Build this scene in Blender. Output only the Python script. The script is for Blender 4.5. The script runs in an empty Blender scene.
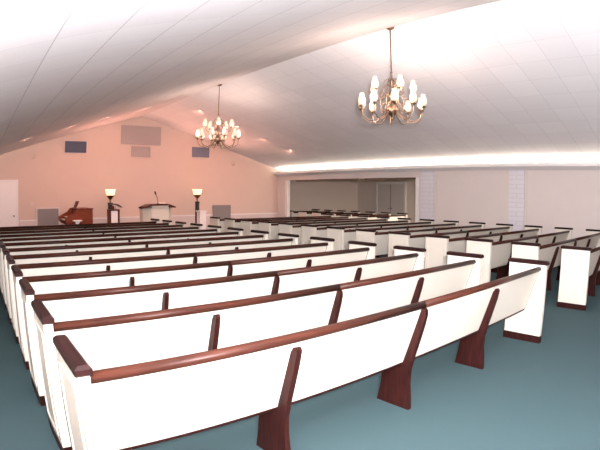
import bpy, math, random
from mathutils import Vector, Matrix
random.seed(4)
sc = bpy.context.scene
C = sc.collection
PI = math.pi

# ------------------------------------------------------------------ materials
def new_mat(name):
    m = bpy.data.materials.new(name); m.use_nodes = True
    nt = m.node_tree; b = nt.nodes['Principled BSDF']
    return m, nt, b
def sinp(b, k, v):
    if k in b.inputs: b.inputs[k].default_value = v
def plain(name, col, rough=.5, metal=0., spec=.5, noise=0., nscale=8., bump=0., bscale=60.):
    m, nt, b = new_mat(name)
    sinp(b, 'Base Color', (*col, 1)); sinp(b, 'Roughness', rough); sinp(b, 'Metallic', metal)
    sinp(b, 'Specular IOR Level', spec)
    tc = nt.nodes.new('ShaderNodeTexCoord')
    if noise:
        n = nt.nodes.new('ShaderNodeTexNoise'); n.inputs['Scale'].default_value = nscale; n.inputs['Detail'].default_value = 5
        nt.links.new(tc.outputs['Object'], n.inputs['Vector'])
        r = nt.nodes.new('ShaderNodeMapRange'); r.inputs['To Min'].default_value = 1-noise; r.inputs['To Max'].default_value = 1+noise
        nt.links.new(n.outputs['Fac'], r.inputs['Value'])
        v = nt.nodes.new('ShaderNodeVectorMath'); v.operation = 'SCALE'; v.inputs[0].default_value = col
        nt.links.new(r.outputs['Result'], v.inputs['Scale']); nt.links.new(v.outputs['Vector'], b.inputs['Base Color'])
    if bump:
        n2 = nt.nodes.new('ShaderNodeTexNoise'); n2.inputs['Scale'].default_value = bscale; n2.inputs['Detail'].default_value = 3
        nt.links.new(tc.outputs['Object'], n2.inputs['Vector'])
        bp = nt.nodes.new('ShaderNodeBump'); bp.inputs['Strength'].default_value = bump; bp.inputs['Distance'].default_value = .01
        nt.links.new(n2.outputs['Fac'], bp.inputs['Height']); nt.links.new(bp.outputs['Normal'], b.inputs['Normal'])
    return m
def wood(name, c1, c2, rough=.35, stretch=(1, 12, 12)):
    m, nt, b = new_mat(name)
    tc = nt.nodes.new('ShaderNodeTexCoord'); mp = nt.nodes.new('ShaderNodeMapping'); mp.inputs['Scale'].default_value = stretch
    n = nt.nodes.new('ShaderNodeTexNoise'); n.inputs['Scale'].default_value = 3.5; n.inputs['Detail'].default_value = 6
    cr = nt.nodes.new('ShaderNodeValToRGB'); cr.color_ramp.elements[0].color = (*c1, 1); cr.color_ramp.elements[1].color = (*c2, 1)
    cr.color_ramp.elements[0].position = .3; cr.color_ramp.elements[1].position = .7
    nt.links.new(tc.outputs['Object'], mp.inputs['Vector']); nt.links.new(mp.outputs['Vector'], n.inputs['Vector'])
    nt.links.new(n.outputs['Fac'], cr.inputs['Fac']); nt.links.new(cr.outputs['Color'], b.inputs['Base Color'])
    sinp(b, 'Roughness', rough); sinp(b, 'Specular IOR Level', .10)
    return m
def emit(name, col, strength, base=(.9, .9, .85)):
    m, nt, b = new_mat(name)
    sinp(b, 'Base Color', (*base, 1)); sinp(b, 'Emission Color', (*col, 1)); sinp(b, 'Emission Strength', strength)
    return m
def tiles(name, da, dc):
    m, nt, b = new_mat(name)
    N, L = nt.nodes.new, nt.links.new
    tc = N('ShaderNodeTexCoord'); sp = N('ShaderNodeSeparateXYZ'); L(tc.outputs['Object'], sp.inputs['Vector'])
    def line(sock, off, per, w, dark):
        a = N('ShaderNodeMath'); a.operation = 'ADD'; a.inputs[1].default_value = off; L(sock, a.inputs[0])
        d = N('ShaderNodeMath'); d.operation = 'DIVIDE'; d.inputs[1].default_value = per; L(a.outputs[0], d.inputs[0])
        f = N('ShaderNodeMath'); f.operation = 'FRACT'; L(d.outputs[0], f.inputs[0])
        l = N('ShaderNodeMath'); l.operation = 'LESS_THAN'; l.inputs[1].default_value = w/per; L(f.outputs[0], l.inputs[0])
        g = N('ShaderNodeMath'); g.operation = 'MULTIPLY'; g.inputs[1].default_value = dark; L(l.outputs[0], g.inputs[0])
        return g.outputs[0]
    a = line(sp.outputs['X'], 20*.61 + .006, .61, .012, da)
    c = line(sp.outputs['Y'], 20*.64 - .22 + .005, .64, .009, dc)
    mx = N('ShaderNodeMath'); mx.operation = 'MAXIMUM'; L(a, mx.inputs[0]); L(c, mx.inputs[1])
    # each tile a slightly different shade, with a fine fleck
    sn = N('ShaderNodeVectorMath'); sn.operation = 'SNAP'; sn.inputs[1].default_value = (.61, .64, 50)
    ad = N('ShaderNodeVectorMath'); ad.operation = 'ADD'; ad.inputs[1].default_value = (12.2, 12.58, 10)
    L(tc.outputs['Object'], ad.inputs[0]); L(ad.outputs[0], sn.inputs[0])
    wn = N('ShaderNodeTexWhiteNoise'); L(sn.outputs[0], wn.inputs['Vector'])
    fl = N('ShaderNodeTexNoise'); fl.inputs['Scale'].default_value = 45; L(tc.outputs['Object'], fl.inputs['Vector'])
    r1 = N('ShaderNodeMapRange'); r1.inputs['To Min'].default_value = .955; r1.inputs['To Max'].default_value = 1.0; L(wn.outputs['Value'], r1.inputs['Value'])
    r2 = N('ShaderNodeMapRange'); r2.inputs['To Min'].default_value = .96; r2.inputs['To Max'].default_value = 1.03; L(fl.outputs['Fac'], r2.inputs['Value'])
    mu = N('ShaderNodeMath'); mu.operation = 'MULTIPLY'; L(r1.outputs[0], mu.inputs[0]); L(r2.outputs[0], mu.inputs[1])
    v = N('ShaderNodeVectorMath'); v.operation = 'SCALE'; v.inputs[0].default_value = (.88, .845, .86); L(mu.outputs[0], v.inputs['Scale'])
    mix = N('ShaderNodeMix'); mix.data_type = 'RGBA'; L(mx.outputs[0], mix.inputs['Factor']); L(v.outputs[0], mix.inputs['A']); mix.inputs['B'].default_value = (.22, .2, .2, 1)
    L(mix.outputs['Result'], b.inputs['Base Color']); sinp(b, 'Roughness', .85)
    return m
def brick(name):
    m, nt, b = new_mat(name)
    N, L = nt.nodes.new, nt.links.new
    tc = N('ShaderNodeTexCoord'); sp = N('ShaderNodeSeparateXYZ'); L(tc.outputs['Object'], sp.inputs['Vector'])
    cb = N('ShaderNodeCombineXYZ'); L(sp.outputs['Y'], cb.inputs['X']); L(sp.outputs['Z'], cb.inputs['Y'])
    br = N('ShaderNodeTexBrick'); L(cb.outputs[0], br.inputs['Vector'])
    br.inputs['Scale'].default_value = 1; br.inputs['Brick Width'].default_value = .62; br.inputs['Row Height'].default_value = .13
    br.inputs['Mortar Size'].default_value = .009; br.inputs['Color1'].default_value = (.70, .67, .71, 1); br.inputs['Color2'].default_value = (.67, .64, .68, 1)
    br.inputs['Mortar'].default_value = (.58, .55, .58, 1)
    L(br.outputs['Color'], b.inputs['Base Color'])
    bp = N('ShaderNodeBump'); bp.invert = True; bp.inputs['Strength'].default_value = .6; bp.inputs['Distance'].default_value = .01
    L(br.outputs['Fac'], bp.inputs['Height']); L(bp.outputs['Normal'], b.inputs['Normal']); sinp(b, 'Roughness', .6)
    return m

M_carpet = plain('carpet', (.050, .085, .092), .95, spec=.1, noise=.14, nscale=130, bump=.6, bscale=260)
M_tile = tiles('ceiling_tile', .45, .20); M_tileR = tiles('ceiling_tile_right', .17, .30)  # joint darkness differs per slope: light on the tile relief, painted in
M_wall = plain('beige_plaster', (.66, .585, .555), .8, noise=.03, nscale=2.5)
M_wallF = plain('front_wall_plaster', (.60, .465, .405), .8, noise=.03, nscale=2.5)
M_wain = plain('pale_wainscot', (.62, .54, .52), .7, noise=.02)
M_wing = plain('taupe_wing_wall', (.58, .49, .43), .85, noise=.03, nscale=2)
M_trim = plain('white_trim', (.76, .73, .72), .5, noise=.02)
M_brick = brick('painted_brick')
M_cream = plain('cream_paint', (.66, .605, .525), .6, noise=.02, nscale=3)
M_rail = wood('mahogany_rail', (.030, .010, .007), (.058, .018, .011), .36)
M_cap = wood('mahogany_cap', (.012, .005, .005), (.027, .009, .008), .36, (12, 1, 12))
M_dark = wood('mahogany_dark', (.012, .004, .004), (.036, .009, .007), .40, (12, 12, 1.5))
M_organ = wood('organ_walnut', (.12, .028, .014), (.20, .050, .024), .35)
M_organ_d = wood('organ_dark', (.07, .02, .012), (.12, .03, .02), .35)
M_grille = plain('blue_grille_cloth', (.075, .085, .13), .8, noise=.1, nscale=60)
M_grille2 = plain('slate_grille_cloth', (.15, .155, .21), .8, noise=.1, nscale=60)
M_grey = plain('grey_grille', (.22, .20, .20), .7, noise=.1, nscale=60)
M_panel = plain('taupe_grille', (.40, .335, .32), .75, noise=.04, nscale=40)
M_black = plain('black_lacquer', (.014, .011, .012), .35)
M_brass = plain('aged_brass', (.24, .16, .11), .42, metal=1.)
M_brassd = plain('dark_brass', (.30, .17, .09), .35, metal=1.)
M_shade = emit('frosted_glass_lit', (1, .74, .50), .35, (.62, .52, .40))
M_torch = emit('opal_glass_lit', (1, .72, .34), .8)
M_cove = emit('cove_tube', (1, .90, .72), 12.0)
M_can = emit('downlight_lens', (1, .72, .52), 9.0)
M_white = plain('white_enamel', (.80, .76, .75), .45)
M_mic = plain('black_metal', (.03, .03, .035), .4, metal=.6)
M_track = plain('brown_track', (.13, .075, .05), .5)
M_key = plain('ivory_keys', (.8, .77, .68), .35)

# ------------------------------------------------------------------ mesh helpers
class MB:
    def __init__(s): s.v = []; s.f = []; s.sm = []
    def add(s, vs, fs, smooth=False):
        o = len(s.v); s.v += [tuple(v) for v in vs]
        for f in fs: s.f.append([i+o for i in f]); s.sm.append(smooth)
        return s
    def box(s, x0, y0, z0, x1, y1, z1, ch=0.):
        if ch <= 0:
            vs = [(x, y, z) for z in (z0, z1) for y in (y0, y1) for x in (x0, x1)]
            return s.add(vs, [(0, 2, 3, 1), (4, 5, 7, 6), (0, 1, 5, 4), (2, 6, 7, 3), (0, 4, 6, 2), (1, 3, 7, 5)])
        c = ch      # top edges chamfered
        r = [[(x0, y0), (x1, y0), (x1, y1), (x0, y1)], [(x0+c, y0+c), (x1-c, y0+c), (x1-c, y1-c), (x0+c, y1-c)]]
        vs = [(x, y, z0+c*.5) for x, y in r[0]] + [(x, y, z1-c) for x, y in r[0]] + [(x, y, z1) for x, y in r[1]]
        b = [(x0+c*.5, y0+c*.5, z0), (x1-c*.5, y0+c*.5, z0), (x1-c*.5, y1-c*.5, z0), (x0+c*.5, y1-c*.5, z0)]
        vs = b + vs
        fs = [(3, 2, 1, 0), (12, 13, 14, 15)]
        for l in range(3):
            for i in range(4):
                j = (i+1) % 4; fs.append((l*4+i, l*4+j, l*4+4+j, l*4+4+i))
        return s.add(vs, fs)
    def prism(s, poly, a0, a1, axis='x', smooth=False):
        n = len(poly)
        def P(u, v, a): return (a, u, v) if axis == 'x' else ((u, a, v) if axis == 'y' else (u, v, a))
        vs = [P(u, v, a0) for u, v in poly] + [P(u, v, a1) for u, v in poly]
        fs = [tuple(range(n)), tuple(range(2*n-1, n-1, -1))] + [(i, i+n, (i+1) % n+n, (i+1) % n) for i in range(n)]
        return s.add(vs, fs, smooth)
    def lathe(s, prof, cx=0, cy=0, n=16, smooth=True):
        vs = []; fs = []
        for r, z in prof:
            for i in range(n):
                a = 2*PI*i/n; vs.append((cx+r*math.cos(a), cy+r*math.sin(a), z))
        for k in range(len(prof)-1):
            for i in range(n):
                j = (i+1) % n; fs.append((k*n+i, k*n+j, (k+1)*n+j, (k+1)*n+i))
        if prof[0][0] > 1e-4: fs.append(tuple(range(n-1, -1, -1)))
        if prof[-1][0] > 1e-4: fs.append(tuple((len(prof)-1)*n+i for i in range(n)))
        return s.add(vs, fs, smooth)
    def tube(s, pts, rad, n=8):
        pts = [Vector(p) for p in pts]; m = len(pts)
        rads = rad if isinstance(rad, (list, tuple)) else [rad]*m
        vs = []; fs = []
        t = (pts[1]-pts[0]).normalized(); up = Vector((0, 0, 1)) if abs(t.z) < .9 else Vector((1, 0, 0))
        u = t.cross(up).normalized()
        for k in range(m):
            t = (pts[min(k+1, m-1)]-pts[max(k-1, 0)]).normalized()
            u = (u - t*u.dot(t)).normalized(); w = t.cross(u)
            for i in range(n):
                a = 2*PI*i/n; vs.append(pts[k]+(u*math.cos(a)+w*math.sin(a))*rads[k])
        for k in range(m-1):
            for i in range(n):
                j = (i+1) % n; fs.append((k*n+i, k*n+j, (k+1)*n+j, (k+1)*n+i))
        fs.append(tuple(range(n-1, -1, -1))); fs.append(tuple((m-1)*n+i for i in range(n)))
        return s.add(vs, fs, True)
    def build(s, name, mat, parent=None, loc=(0, 0, 0)):
        me = bpy.data.meshes.new(name); me.from_pydata(s.v, [], s.f); me.materials.append(mat)
        for p, q in zip(me.polygons, s.sm): p.use_smooth = q
        me.validate()
        import bmesh
        bm = bmesh.new(); bm.from_mesh(me); bmesh.ops.recalc_face_normals(bm, faces=bm.faces); bm.to_mesh(me); bm.free()
        o = bpy.data.objects.new(name, me); C.objects.link(o); o.location = loc
        if parent: o.parent = parent
        return o
def tag(o, label=None, cat=None, group=None, kind=None):
    for k, v in (('label', label), ('category', cat), ('group', group), ('kind', kind)):
        if v: o[k] = v
    return o
def empty(name, loc, label=None, cat=None, group=None, rz=0):
    o = bpy.data.objects.new(name, None); C.objects.link(o); o.location = loc; o.rotation_euler[2] = rz
    o.empty_display_size = .1
    return tag(o, label, cat, group)
def struct(name, mb, mat, parent=None):
    o = mb.build(name, mat, parent)
    if not parent: o['kind'] = 'structure'
    return o
def copy_tree(o, parent=None):
    c = o.copy(); C.objects.link(c); c.parent = parent
    for ch in o.children: copy_tree(ch, c)
    return c
def B(*a): return MB().box(*a)

# ------------------------------------------------------------------ room measures
XL, XR = -.62, 12.66          # side walls
YB, YF = -2.6, 16.81          # back and front walls
XRIDGE, ZRIDGE, SL = 6.20, 4.64, .288
def zc(x): return ZRIDGE - SL*abs(x-XRIDGE)
OY0, OY1, OZ = 9.27, 16.15, 2.30     # opening to the side room
WX, WY = 19.4, 18.3                  # side room extents

struct('floor', B(XL-.2, YB-.2, -.1, WX+.2, WY+.2, 0), M_carpet)
# ceiling slopes, tile joints in the material
for nm, xa, xb in (('ceiling', XL-.15, XRIDGE), ('ceiling', XRIDGE, XR+.15)):
    za, zb = zc(xa), zc(xb)
    vs = [(xa, YB-.1, za), (xb, YB-.1, zb), (xb, YF+.1, zb), (xa, YF+.1, za)]
    vs += [(x, y, z+.12) for x, y, z in vs]
    mb = MB().add(vs, [(0, 1, 2, 3), (7, 6, 5, 4), (0, 4, 5, 1), (1, 5, 6, 2), (2, 6, 7, 3), (3, 7, 4, 0)])
    struct(nm, mb, M_tile if xa < 0 else M_tileR)
# front and back gable walls
def gable(x0, x1): return [(x0, 0), (x1, 0), (x1, zc(x1)+.05), (XRIDGE, ZRIDGE+.05), (x0, zc(x0)+.05)]
wf = struct('wall_front', MB().prism(gable(XL-.15, XR+.15), YF, YF+.15, 'y'), M_wallF)
struct('wall_back', MB().prism(gable(XL-.15, XR+.15), YB-.15, YB, 'y'), M_wall)
struct('wall_left', B(XL-.15, YB, 0, XL, YF, zc(XL)+.02), M_wall)
# right wall with the opening
mb = MB(); T = .15
mb.box(XR, YB, 0, XR+T, OY0, 2.95); mb.box(XR, OY1, 0, XR+T, YF, 2.95); mb.box(XR, OY0, OZ, XR+T, OY1, 2.95)
struct('wall_right', mb, M_wall)
struct('trim_1', MB().box(XR-.012, OY0-.12, 0, XR+T+.01, OY0+.012, OZ-.002).box(XR-.012, OY1-.012, 0, XR+T+.01, OY1+.1, OZ-.002), M_trim)
# painted brick piers
struct('wall_pier', B(XR-.05, 8.53, 0, XR+.01, 9.04, 2.52), M_brick)
struct('wall_pier', B(XR-.05, 5.34, 0, XR+.01, 5.84, 2.52), M_brick)
struct('wall_pier', B(XR-.05, .9, 0, XR+.01, 1.4, 2.52), M_brick)
# thin battens beside the plaster panels
struct('trim_2', MB().box(XR-.02, 5.27, 0, XR+.005, 5.335, 2.5).box(XR-.02, 8.46, 0, XR+.005, 8.525, 2.5), M_wall)
# light coves: a trim board standing off the wall with a lit tube behind its lip
def cove(side, n):
    s = 1 if side == 'right' else -1; xw = XR if s > 0 else XL
    prof = [(0, 2.50), (-.10, 2.50), (-.16, 2.54), (-.24, 2.58), (-.24, 2.68), (-.215, 2.68), (-.215, 2.615), (0, 2.615)]
    poly = [(xw + s*u, v) for u, v in prof]
    struct('trim_%d' % n, MB().prism(poly, YB+.01, YF-.01, 'y'), M_trim)
    m = MB()
    y = YB+.1
    while y < YF-1.3:
        m.tube([(xw-s*.10, y, 2.645), (xw-s*.10, y+1.16, 2.645)], .019, 8); y += 1.26
    o = m.build('cove_light', M_cove)
    tag(o, 'long row of lit tubes in the cove above the %s wall' % side, 'cove light')
    L = bpy.data.lights.new('cove_glow', 'AREA'); L.shape = 'RECTANGLE'; L.size = YF-YB-.4; L.size_y = .08
    L.energy = COVE_W if s > 0 else 170; L.color = (1, .90, .76)
    lo = bpy.data.objects.new('cove_glow', L); C.objects.link(lo)
    lo.location = (xw-s*.12, (YF+YB)/2, 2.70); lo.rotation_euler = (PI, 0, PI/2)
COVE_W = 62
cove('right', 3); cove('left', 4)
# wainscot of the front wall
struct('trim_5', MB().box(1.56, YF-.02, .12, XR, YF+.01, .83), M_wain)
struct('trim_6', MB().box(1.56, YF-.032, .83, XR, YF+.01, .87), M_trim)
struct('baseboard_front', B(XL, YF-.03, 0, XR, YF+.01, .12), M_trim)
# front wall door at the far left
d = struct('door_1', B(.50, YF-.03, .01, 1.42, YF+.005, 2.16), M_white)
MB().box(.41, YF-.05, 0, .50, YF, 2.25).box(1.42, YF-.05, 0, 1.51, YF, 2.25).box(.50, YF-.05, 2.16, 1.42, YF, 2.25).build('door_casing', M_trim, d)
MB().box(.60, YF-.042, 1.15, 1.32, YF-.028, 2.03).box(.60, YF-.042, .15, 1.32, YF-.028, .98).build('door_panel', M_white, d)
MB().tube([(1.34, YF-.09, 1.02), (1.34, YF-.03, 1.02)], [.03, .02]).build('door_knob', M_brass, d)
# side room behind the opening
struct('wall_wing_right', B(WX, 6.5, 0, WX+.15, WY, 2.75), M_wing)
struct('wall_wing_front', B(XR+.1, WY, 0, WX+.15, WY+.15, 2.75), M_wing)
struct('wall_wing_back', B(XR+T, 6.5, 0, WX, 6.65, 2.75), M_wing)
struct('wall_wing_left', B(XR+T, YF+.0, 0, XR+T+.12, WY, 2.75), M_wing)
struct('ceiling_wing', B(XR+T, 6.5, 2.70, WX+.15, WY+.15, 2.8), M_wing)
struct('baseboard_wing', MB().box(WX-.02, 6.7, 0, WX, WY, .12).box(XR+T+.12, WY-.02, 0, WX-.02, WY, .12), M_trim)
d2 = struct('door_2', B(WX-.04, 14.95, .01, WX-.005, 16.75, 2.30), plain('wing_door', (.50, .45, .42), .6))
MB().box(WX-.07, 14.83, 0, WX, 14.95, 2.42).box(WX-.07, 16.75, 0, WX, 16.87, 2.42).box(WX-.07, 14.95, 2.30, WX, 16.75, 2.42).build('door_casing', plain('wing_casing', (.62, .58, .55), .6), d2)
MB().box(WX-.05, 15.84, .02, WX-.035, 15.86, 2.29).build('door_seam', M_mic, d2)
for y in (15.76, 15.94): MB().tube([(WX-.11, y, 1.02), (WX-.04, y, 1.02)], [.032, .022]).build('door_knob', M_brass, d2)
# folding door track in the head of the opening
for ya, yb in ((OY0+.02, 11.62), (12.02, OY1-.55)):
    struct('trim_7' if ya < 11 else 'trim_8', B(XR+.02, ya, OZ-.055, XR+.13, yb, OZ+.005), M_track)

# ------------------------------------------------------------------ pews
def make_pew(L, label, group, supports):
    root = empty('pew', (0, 0, 0), label, 'pew', group)
    for i, xe in enumerate((0., L)):
        s = -1 if i == 0 else 1
        p = B(xe-.030, .01, .085, xe+.030, .492, .924).build('end_panel', M_cream, root)
        B(xe-.041, -.010, .924, xe+.041, .510, .972, .016).build('end_cap', M_cap, p)
        B(xe-.035, .003, 0, xe+.035, .500, .086).build('base_block', M_dark, p)
        xo = xe + s*.030; t = s*.008
        a, b = min(xo, xo+t), max(xo, xo+t)
        m = MB()
        for (y0, z0, y1, z1) in ((.07, .15, .430, .168), (.07, .832, .430, .85), (.07, .168, .088, .832), (.412, .168, .430, .832)):
            m.box(a, y0, z0, b, y1, z1)
        m.build('panel_moulding', M_cream, p)
    x0, x1 = .032, L-.032
    # sloping back in two lengths meeting at the middle support
    xm = supports[len(supports)//2]
    back = MB()
    poly = [(.090, .862), (.243, .385), (.272, .39), (.120, .870)]
    back.prism(poly, x0+.006, xm-.003, 'x'); back.prism(poly, xm+.003, x1-.006, 'x')
    bk = back.build('backrest', M_cream, root)
    e = MB()
    e.prism([(.238, .402), (.246, .372), (.282, .376), (.276, .402)], x0, x1, 'x')
    e.prism([(.087, .862), (.240, .385), (.274, .39), (.122, .870)], x0, x0+.0058, 'x')
    e.prism([(.087, .862), (.240, .385), (.274, .39), (.122, .870)], x1-.0058, x1, 'x')
    e.build('edge_strip', M_dark, bk)
    n = 14
    rp = [(.098+.034*math.cos(2*PI*k/n), 0.876+.029*math.sin(2*PI*k/n)) for k in range(n)]
    MB().prism(rp, x0, xm-.002, 'x', True).prism(rp, xm+.002, x1, 'x', True).build('top_rail', M_rail, root)
    # seat board and front apron
    st = MB().prism([(.262, .410), (.262, .436), (.470, .452), (.492, .446), (.492, .424), (.470, .420)], x0, x1, 'x').build('seat', M_dark, root)
    MB().prism([(.285, .437), (.285, .462), (.455, .474), (.472, .462), (.462, .451)], x0+.02, x1-.02, 'x').build('seat_cushion', M_cushion, st)
    for k, xs in enumerate(supports):
        mid = (k == len(supports)//2)
        top = .852 if mid else .826
        poly = [(.150, 0), (.160, .10), (.176, .22), (.176, .33), (.150, .45), (.108, .60), (.075, .72), (.058, .80), (.060, top-.015), (.072, top), (.094, top-.004),
                (.108, top-.04), (.100+.0115, .80), (.243, .385), (.30, .372), (.43, .408), (.452, .408), (.440, .30), (.452, .15), (.475, .03), (.482, 0)]
        MB().prism(poly, xs-.020, xs+.020, 'x').build('support', M_dark, root)
    return root
M_cushion = plain('brown_seat', (.10, .045, .035), .8)
LB = 4.832
sup = (1.212, 2.425, 3.64)
near = ['nearest row to the camera', 'second row from the camera', 'third row from the camera', 'fourth row from the camera', 'fifth row from the camera',
        'sixth row from the camera', 'seventh row from the camera', 'eighth row from the camera', 'ninth row from the camera', 'tenth row from the camera']
def rowword(k, n):
    fromfront = n-1-k
    fr = ['front row nearest the pulpit', 'second row from the pulpit end', 'third row from the pulpit end', 'fourth row from the pulpit end']
    return fr[fromfront] if fromfront < 4 else near[k]
NL = 13
proto = make_pew(LB, '', None, sup)
for k in range(NL):
    o = proto if k == 0 else copy_tree(proto)
    o.location = (.391, 1.868+.9*k, 0)
    tag(o, 'cream and mahogany pew in left block, ' + rowword(k, NL), 'pew', 'pews in the left block')
NR = 13
first = copy_tree(proto)
for k in range(NR):
    o = first if k == 0 else copy_tree(first)
    o.location = (7.262, 1.863+.9*k, 0)
    tag(o, 'cream and mahogany pew in right block, ' + rowword(k, NR), 'pew', 'pews in the right block')
wp = make_pew(2.36, '', None, (1.18,))
order = ['nearest', 'second nearest', 'third nearest', 'fourth nearest', 'fifth nearest', 'sixth nearest', 'furthest']
for k in range(7):
    o = wp if k == 0 else copy_tree(wp)
    o.location = (13.1, 1.86+.9*(k+11), 0)
    tag(o, 'short cream pew in side room beyond the wall opening, ' + order[k] + ' row', 'pew', 'pews in the side room')

# ------------------------------------------------------------------ chandeliers
def make_chandelier(label):
    root = empty('chandelier', (0, 0, 0), label, 'chandelier', 'brass chandeliers')   # origin at the ceiling point
    H = ZRIDGE
    def z(a): return a - H
    MB().lathe([(.0, z(4.60)), (.03, z(4.60)), (.05, z(4.615)), (.085, z(4.635)), (.09, z(4.66)), (.0, z(4.66))], n=18).build('ceiling_canopy', M_brassd, root)
    r = MB().tube([(0, 0, z(3.80)), (0, 0, z(4.61))], .010, 8)
    for i in range(18):
        zz = z(3.83+i*.043); r.lathe([(.0, zz-.016), (.016, zz), (.0, zz+.016)], n=6)
    r.build('hanging_chain', M_brassd, root)
    MB().lathe([(0, z(2.955)), (.012, z(2.965)), (.02, z(2.985)), (.012, z(3.01)), (.03, z(3.025)), (.06, z(3.05)), (.092, z(3.10)), (.098, z(3.14)), (.085, z(3.19)), (.045, z(3.23)),
                (.028, z(3.27)), (.022, z(3.33)), (.04, z(3.36)), (.055, z(3.40)), (.04, z(3.45)), (.02, z(3.50)), (.018, z(3.58)), (.036, z(3.62)), (.036, z(3.66)),
                (.015, z(3.70)), (.012, z(3.78)), (.025, z(3.80)), (.0, z(3.83))], n=20).build('turned_body', M_brass, root)
    def shade(mb, x, y, z0):
        mb.lathe([(.020, z0), (.044, z0+.015), (.061, z0+.045), (.064, z0+.08), (.054, z0+.12), (.040, z0+.155), (.036, z0+.175), (.043, z0+.195), (.0, z0+.18)], x, y, 12)
    for ring, (N, R, zcup, zroot, zlow, ph) in enumerate(((10, .545, 3.17, 3.12, 2.93, .12), (5, .37, 3.45, 3.42, 3.33, .45))):
        for i in range(N):
            a = ph + 2*PI*i/N; ca, sa = math.cos(a), math.sin(a)
            pr = [(.05, zroot), (.10, zroot-.02), (.16, (zroot+zlow)/2), (.24*R/.525+.04, zlow+.01), (.33*R/.525+.03, zlow), (R*.86, zlow+.03), (R*.97, zlow+.09), (R, zcup-.03)]
            arm = MB().tube([(rr*ca, rr*sa, z(zz)) for rr, zz in pr], .0085, 6)
            arm.tube([(rr*ca, rr*sa, z(zz)) for rr, zz in ((.03, zroot+.12), (.10, zroot+.16), (.17, zroot+.12), (.21, zroot+.03), (.18, zroot-.03), (.14, zroot-.0))], .006, 5)
            ao = arm.build('arm', M_brass, root)
            x, y = R*ca, R*sa
            MB().lathe([(0, z(zcup-.045)), (.012, z(zcup-.04)), (.010, z(zcup-.02)), (.046, z(zcup-.005)), (.050, z(zcup+.005)), (.022, z(zcup+.006)), (.020, z(zcup+.03)), (.0, z(zcup+.03))], x, y, 12).build('candle_cup', M_brass, ao)
            m = MB(); shade(m, x, y, z(zcup+.02)); m.build('glass_shade', M_shade, ao)
    # slender scrolls from the crown down to the upper ring
    for i in range(6):
        a = .2 + 2*PI*i/6; ca, sa = math.cos(a), math.sin(a)
        MB().tube([(rr*ca, rr*sa, z(zz)) for rr, zz in ((.02, 3.66), (.07, 3.69), (.13, 3.64), (.17, 3.52), (.19, 3.38), (.20, 3.24), (.17, 3.14), (.09, 3.11))], .006, 5).build('scroll', M_brass, root)
    return root
ch = make_chandelier('brass chandelier with frosted shades hanging nearer the camera')
ch.location = (XRIDGE-.01, 5.03, ZRIDGE)
ch2 = copy_tree(ch); ch2.location = (XRIDGE-.01, 10.88, ZRIDGE); ch2['label'] = 'brass chandelier with frosted shades hanging farther off, before the front wall'
CH_W = 15
for y in (5.03, 10.88):
    for a in range(5):
        l = bpy.data.lights.new('chandelier_bulb', 'POINT'); l.energy = CH_W if y < 8 else 9; l.color = (1, .74, .62); l.shadow_soft_size = .06
        o = bpy.data.objects.new('chandelier_bulb', l); C.objects.link(o); an = .12 + PI/10 + a*2*PI/5
        o.location = (XRIDGE+.56*math.cos(an), y+.56*math.sin(an), 3.30)

# ------------------------------------------------------------------ recessed downlights in front of the gable
names = {1.50: 'leftmost', 2.84: 'second from the left', 3.92: 'third from the left', 5.20: 'fourth from the left, just left of the ridge',
         7.00: 'just right of the ridge', 8.42: 'behind the far chandelier', 9.61: 'second from the right', 10.80: 'rightmost'}
CAN_W = 40
for x, w in names.items():
    zc0 = zc(x); tilt = math.atan(SL)*(-1 if x < XRIDGE else 1)
    r = empty('recessed_downlight', (x, 13.5, zc0), 'round recessed downlight in the ceiling, ' + w, 'ceiling light', 'recessed downlights over the pulpit end')
    r.rotation_euler = (0, tilt, 0)
    MB().lathe([(.062, -.004), (.085, -.012), (.10, -.006), (.10, .004), (.062, .004)], n=20).build('trim_ring', M_white, r)
    MB().lathe([(.0, -.003), (.062, -.003), (.062, .003), (.0, .003)], n=20).build('lens', M_can, r)
    l = bpy.data.lights.new('downlight_beam', 'SPOT'); l.energy = CAN_W*1.8; l.color = (1, .46, .33); l.spot_size = 2.5; l.spot_blend = .9; l.shadow_soft_size = .06
    o = bpy.data.objects.new('downlight_beam', l); C.objects.link(o); o.location = (x, 13.5, zc0-.04)
    o.rotation_euler = (math.radians(42), 0, 0)

# ------------------------------------------------------------------ platform and the things at the front
struct('floor_platform', B(3.2, 14.6, 0, 9.6, YF-.03, .20), M_carpet)
PZ = .20
# pulpit: wide centre with angled wings
p = empty('pulpit', (6.27, 15.2, PZ), 'cream pulpit with angled sides and brown ledge between the two lamps', 'pulpit')
def hexa(w, wc, d0, d1): return [(-w, d1), (-w, 0.05), (-wc, -d0), (wc, -d0), (w, 0.05), (w, d1)]
MB().prism(hexa(.62, .37, .20, .40), .08, 1.02, 'z').build('body', M_cream, p)
MB().prism(hexa(.64, .385, .22, .42), 0, .10, 'z').build('plinth', M_organ_d, p)
p.scale = (.87, 1, 1)
w = MB()
w.prism([(-.66, 1.02), (-.66, 1.06), (-.38, 1.15), (.38, 1.15), (.66, 1.06), (.66, 1.02), (.36, 1.105), (-.36, 1.105)], -.24, .40, 'y')
w.box(-.66, .06, 1.0, -.60, .42, 1.06); w.box(.60, .06, 1.0, .66, .42, 1.06)
w.build('ledge', M_organ_d, p)
MB().box(-.36, -.20, 1.0, .36, .35, 1.105).build('reading_box', M_cream, p)
MB().prism([(-.30, 1.11), (.42, 1.11), (.42, 1.155), (-.30, 1.155)], -.05, .33, 'y').build('book_rest', M_organ_d, p)
m_ = empty('microphone', (6.30, 15.28, PZ+1.156), 'black gooseneck microphone standing on the pulpit', 'microphone')
MB().lathe([(.05, 0), (.05, .012), (.012, .02), (0, .02)], n=14).build('base', M_mic, m_)
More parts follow.
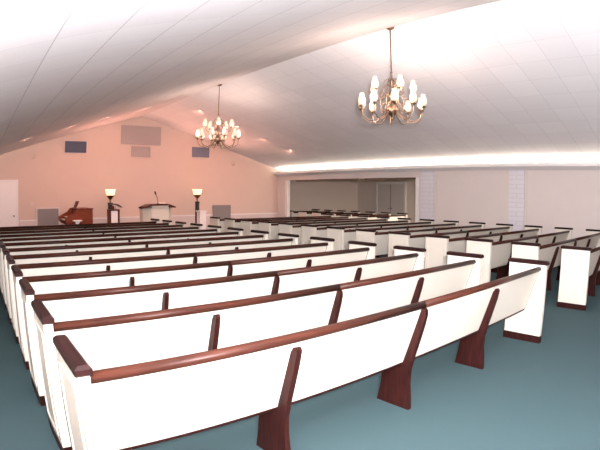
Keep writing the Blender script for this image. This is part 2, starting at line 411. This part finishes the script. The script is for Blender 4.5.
MB().tube([(0, 0, .01), (-.01, 0, .12), (-.04, -.01, .22), (-.09, -.02, .33)], .010, 8).build('gooseneck', M_mic, m_)
MB().tube([(-.085, -.02, .32), (-.12, -.03, .40), (-.14, -.03, .43)], [.018, .024, .020], 8).build('capsule', M_mic, m_)
bk = empty('open_book', (6.48, 15.35, PZ+1.156), 'small open book lying on the right of the pulpit top', 'book')
MB().prism([(-.12, .02), (-.06, .045), (0, .03), (.06, .045), (.12, .02), (.12, .005), (-.12, .005)], -.1, .1, 'y').build('pages', M_key, bk)
MB().box(-.13, -.105, 0, .13, .105, .006).build('cover', M_organ_d, bk)

def torchere(x, label):
    r = empty('torchere_lamp', (x, 16.2, PZ), label, 'lamp', 'torchere lamps on black columns')
    MB().box(-.14, -.14, 0, .14, .14, .07, .02).build('foot', M_black, r)
    MB().lathe([(.11, .07), (.095, .10), (.085, .14), (.082, 1.10), (.088, 1.16), (.10, 1.185), (.10, 1.205), (.0, 1.205)], n=20).build('column', M_black, r)
    MB().lathe([(.035, 1.20), (.028, 1.24), (.04, 1.27), (.025, 1.30), (.05, 1.34), (.10, 1.385), (.145, 1.45), (.15, 1.465), (.0, 1.43)], n=20).build('brass_cup', M_brassd, r)
    MB().lathe([(.10, 1.43), (.145, 1.47), (.165, 1.54), (.175, 1.61), (.200, 1.675), (.19, 1.675), (.165, 1.62), (.15, 1.54), (.0, 1.46)], n=22).build('glass_bowl', M_torch, r)
    l = bpy.data.lights.new('torchere_bulb', 'SPOT'); l.energy = 150; l.color = (1, .42, .30); l.shadow_soft_size = .08; l.spot_size = 2.3; l.spot_blend = 1
    o = bpy.data.objects.new('torchere_bulb', l); C.objects.link(o); o.location = (x, 16.15, PZ+1.66); o.rotation_euler = (PI+.62, 0, 0)
torchere(4.815, 'torchere lamp with glowing glass bowl, left of the pulpit')
torchere(8.325, 'torchere lamp with glowing glass bowl, right of the pulpit')

le = empty('lectern', (4.78, 15.75, PZ), 'small white fronted lectern with brown frame beside the left torchere', 'lectern')
MB().box(-.12, -.14, .05, .13, .16, .94).build('front_panel', M_white, le)
for sx in (-.165, .15):
    MB().box(sx, -.16, 0, sx+.045, .18, .95).build('side_post', M_organ_d, le)
MB().box(-.17, -.17, .94, .20, .19, .985).build('shelf', M_organ_d, le)
MB().box(-.03, -.02, .985, .03, .04, 1.10).build('neck', M_organ_d, le)
MB().prism([(-.08, 1.15), (.02, 1.155), (.16, 1.12), (.31, 1.04), (.31, 1.065), (.16, 1.16), (.02, 1.185), (-.08, 1.18)], -.13, .16, 'y').build('slanted_top', M_black, le)
pd = empty('pedestal', (5.12, 16.35, PZ), 'slim pale pedestal just right of the small lectern', 'pedestal')
MB().box(-.06, -.06, .05, .06, .06, 1.0).build('shaft', M_wain, pd)
MB().box(-.08, -.08, 1.0, .08, .08, 1.04, .01).build('top', M_wain, pd); MB().box(-.08, -.08, 0, .08, .08, .05).build('plinth', M_wain, pd)
pd = empty('pedestal', (8.27, 15.75, PZ), 'wide white pedestal just right of the right torchere', 'pedestal')
MB().box(-.13, -.13, .06, .13, .13, .83).build('shaft', M_white, pd)
MB().box(-.165, -.165, .83, .165, .165, .875, .012).build('top', M_white, pd); MB().box(-.155, -.155, 0, .155, .155, .06).build('plinth', M_white, pd)

# organ console, player's side to the left
og = empty('organ', (3.42, 15.55, PZ), 'reddish brown organ console with angled music rack near the left wall grille', 'organ')
og.scale = (.87, 1, 1)
side = [(-.10, 0), (.52, 0), (.52, 1.03), (.06, 1.07), (-.08, 1.05), (-.20, .93), (-.50, .80), (-.56, .78), (-.56, .64), (-.46, .56), (-.30, .50), (-.10, .46)]
MB().prism(side, -.45, -.40, 'y').build('side_panel', M_organ, og); MB().prism(side, .80, .85, 'y').build('side_panel', M_organ, og)
MB().box(.0, -.40, .04, .50, .80, .98).build('cabinet', M_organ, og)
MB().box(-.02, -.47, 1.025, .54, .87, 1.06, .012).build('lid', M_organ, og)
for i, (xa, za) in enumerate(((-.50, .70), (-.36, .78))):
    k = MB().box(xa, -.40, za-.06, xa+.20, .80, za-.02).build('keyboard_shelf', M_organ_d, og)
    kk = MB()
    for j in range(28): kk.box(xa+.01, -.38+j*.041, za-.02, xa+.15, -.342+j*.041, za)
    kk.build('keys', M_key, k)
MB().prism([(-.06, 1.07), (-.03, 1.07), (.10, 1.29), (.03, 1.29)], -.05, .30, 'y').build('music_rack', M_organ_d, og)
MB().box(-.42, -.30, .03, -.12, .70, .09).build('pedal_board', M_organ_d, og)
ps = empty('plant_stand', (3.30, 14.95, PZ), 'small white T shaped stand before the organ', 'stand')
MB().box(-.14, -.12, .66, .14, .12, .70, .01).build('top', M_white, ps)
MB().lathe([(.09, 0), (.09, .03), (.06, .06), (.055, .58), (.09, .66)], n=14).build('stem', M_white, ps)

# ------------------------------------------------------------------ grilles on the front wall
def grille(name, x0, z0, x1, z1, mat, fmat, label, cat, group=None, slats=8, fw=.03):
    cx, cz = (x0+x1)/2, z0
    r = empty(name, (cx, YF-(.02 if z0 < 1 else 0), cz), label, cat, group)
    w, h = (x1-x0)/2, z1-z0
    MB().box(-w+fw, -.02, fw, w-fw, -.002, h-fw).build('cloth' if slats == 0 else 'back_plate', mat, r)
    f = MB().box(-w, -.035, 0, w, 0, fw).box(-w, -.035, h-fw, w, 0, h).box(-w, -.035, fw, -w+fw, 0, h-fw).box(w-fw, -.035, fw, w, 0, h-fw)
    f.build('frame', fmat, r)
    if slats:
        s = MB(); n = slats
        for i in range(n):
            zz = fw + (h-2*fw)*(i+.5)/n; d = (h-2*fw)/n*.3
            s.prism([(-.030, zz-d), (-.022, zz+d), (-.018, zz+d), (-.026, zz-d)], -w+fw, w-fw, 'x')
        s.build('slats', mat, r)
grille('speaker_grille', 3.20, 3.17, 4.06, 3.62, M_grille, M_wain, 'dark blue speaker grille high on the left of the front wall', 'speaker', 'speaker grilles', 0, .02)
grille('speaker_grille', 8.34, 3.14, 9.18, 3.59, M_grille2, M_wain, 'slate blue speaker grille high on the right of the front wall', 'speaker', 'speaker grilles', 0, .02)
grille('wall_grille', 5.38, 3.55, 7.00, 4.265, M_panel, M_panel, 'wide taupe wall grille high under the ridge', 'grille', None, 14)
grille('wall_grille', 5.80, 3.10, 6.58, 3.49, M_panel, M_panel, 'smaller taupe wall grille below the wide one', 'grille', None, 8)
grille('return_grille', 2.16, .62, 3.05, 1.28, M_grey, M_wain, 'grey wall grille with pale frame left of the organ', 'grille', None, 0, .05)
grille('return_grille', 9.33, .62, 10.18, 1.24, M_grey, M_grey, 'grey wall grille low on the right of the front wall', 'grille', None, 0, .02)
for x, z, w in ((2.05, 3.05, 'left'), (10.32, 2.96, 'right')):
    o = MB().lathe([(0, .03), (.075, .028), (.09, .012), (.09, 0), (0, 0)], n=20).build('round_wall_speaker', M_wallF, None, (x, YF, z))
    o.rotation_euler = (PI/2, 0, 0); tag(o, 'small round wall fitting high on the %s of the front wall' % w, 'wall speaker')
o = B(-.06, -.012, -.06, .06, 0, .06).build('switch_plate', M_wain, None, (2.02, YF, 1.42)); tag(o, 'small square switch plate between the white door and grey grille', 'switch plate')

# ------------------------------------------------------------------ camera, flash, world
cd = bpy.data.cameras.new('camera'); cam = bpy.data.objects.new('camera', cd); C.objects.link(cam); sc.camera = cam
yaw, pitch, roll = .69304, -.06377, .00762
cy, sy = math.cos(yaw), math.sin(yaw)
f = Vector((sy*math.cos(pitch), cy*math.cos(pitch), math.sin(pitch)))
r = Vector((cy, -sy, 0)); u = r.cross(f)
r, u = math.cos(roll)*r+math.sin(roll)*u, -math.sin(roll)*r+math.cos(roll)*u
mw = Matrix((r, u, -f)).transposed().to_4x4(); mw.translation = Vector((0, 0, 1.66922)); cam.matrix_world = mw
cd.sensor_fit = 'HORIZONTAL'; cd.sensor_width = 36; cd.lens = 27.0; cd.clip_start = .05
cd.type = 'PANO'      # a wide lens with the photograph's barrel distortion
mm = 36/600
cc = cd
cc.panorama_type = 'FISHEYE_LENS_POLYNOMIAL'; cc.fisheye_fov = math.radians(170)
cc.fisheye_polynomial_k0 = 0; cc.fisheye_polynomial_k1 = -.00211966/mm; cc.fisheye_polynomial_k2 = 0
cc.fisheye_polynomial_k3 = -.25729e-9/mm**3; cc.fisheye_polynomial_k4 = 0

# the photographer's flash, bounced up off the ceiling
l = bpy.data.lights.new('camera_flash', 'AREA'); l.shape = 'RECTANGLE'; l.size = .25; l.size_y = .15; l.energy = 800; l.color = (.97, .96, 1)
o = bpy.data.objects.new('camera_flash', l); C.objects.link(o); o.location = (-.05, -.25, 1.9)
o.rotation_euler = Vector((1.0, .7, .85)).to_track_quat('-Z', 'Y').to_euler()

l = bpy.data.lights.new('side_room_fill', 'AREA'); l.shape = 'RECTANGLE'; l.size = 1.2; l.size_y = .6; l.energy = 560; l.color = (1, .88, .78)  # unseen fill light, added to brighten the side room
o = bpy.data.objects.new('side_room_fill', l); C.objects.link(o); o.location = (15.6, 8.0, 2.68)
w = bpy.data.worlds.new('world'); sc.world = w; w.use_nodes = True
w.node_tree.nodes['Background'].inputs[0].default_value = (.75, .8, .9, 1); w.node_tree.nodes['Background'].inputs[1].default_value = .05
sc.view_settings.view_transform = 'Standard'; sc.view_settings.look = 'None'; sc.view_settings.gamma = 1; sc.view_settings.use_curve_mapping = False
sc.view_settings.exposure = 0.43
sc.cycles.use_denoising = True; sc.cycles.max_bounces = 8; sc.cycles.diffuse_bounces = 5
sc.cycles.sample_clamp_indirect = 6
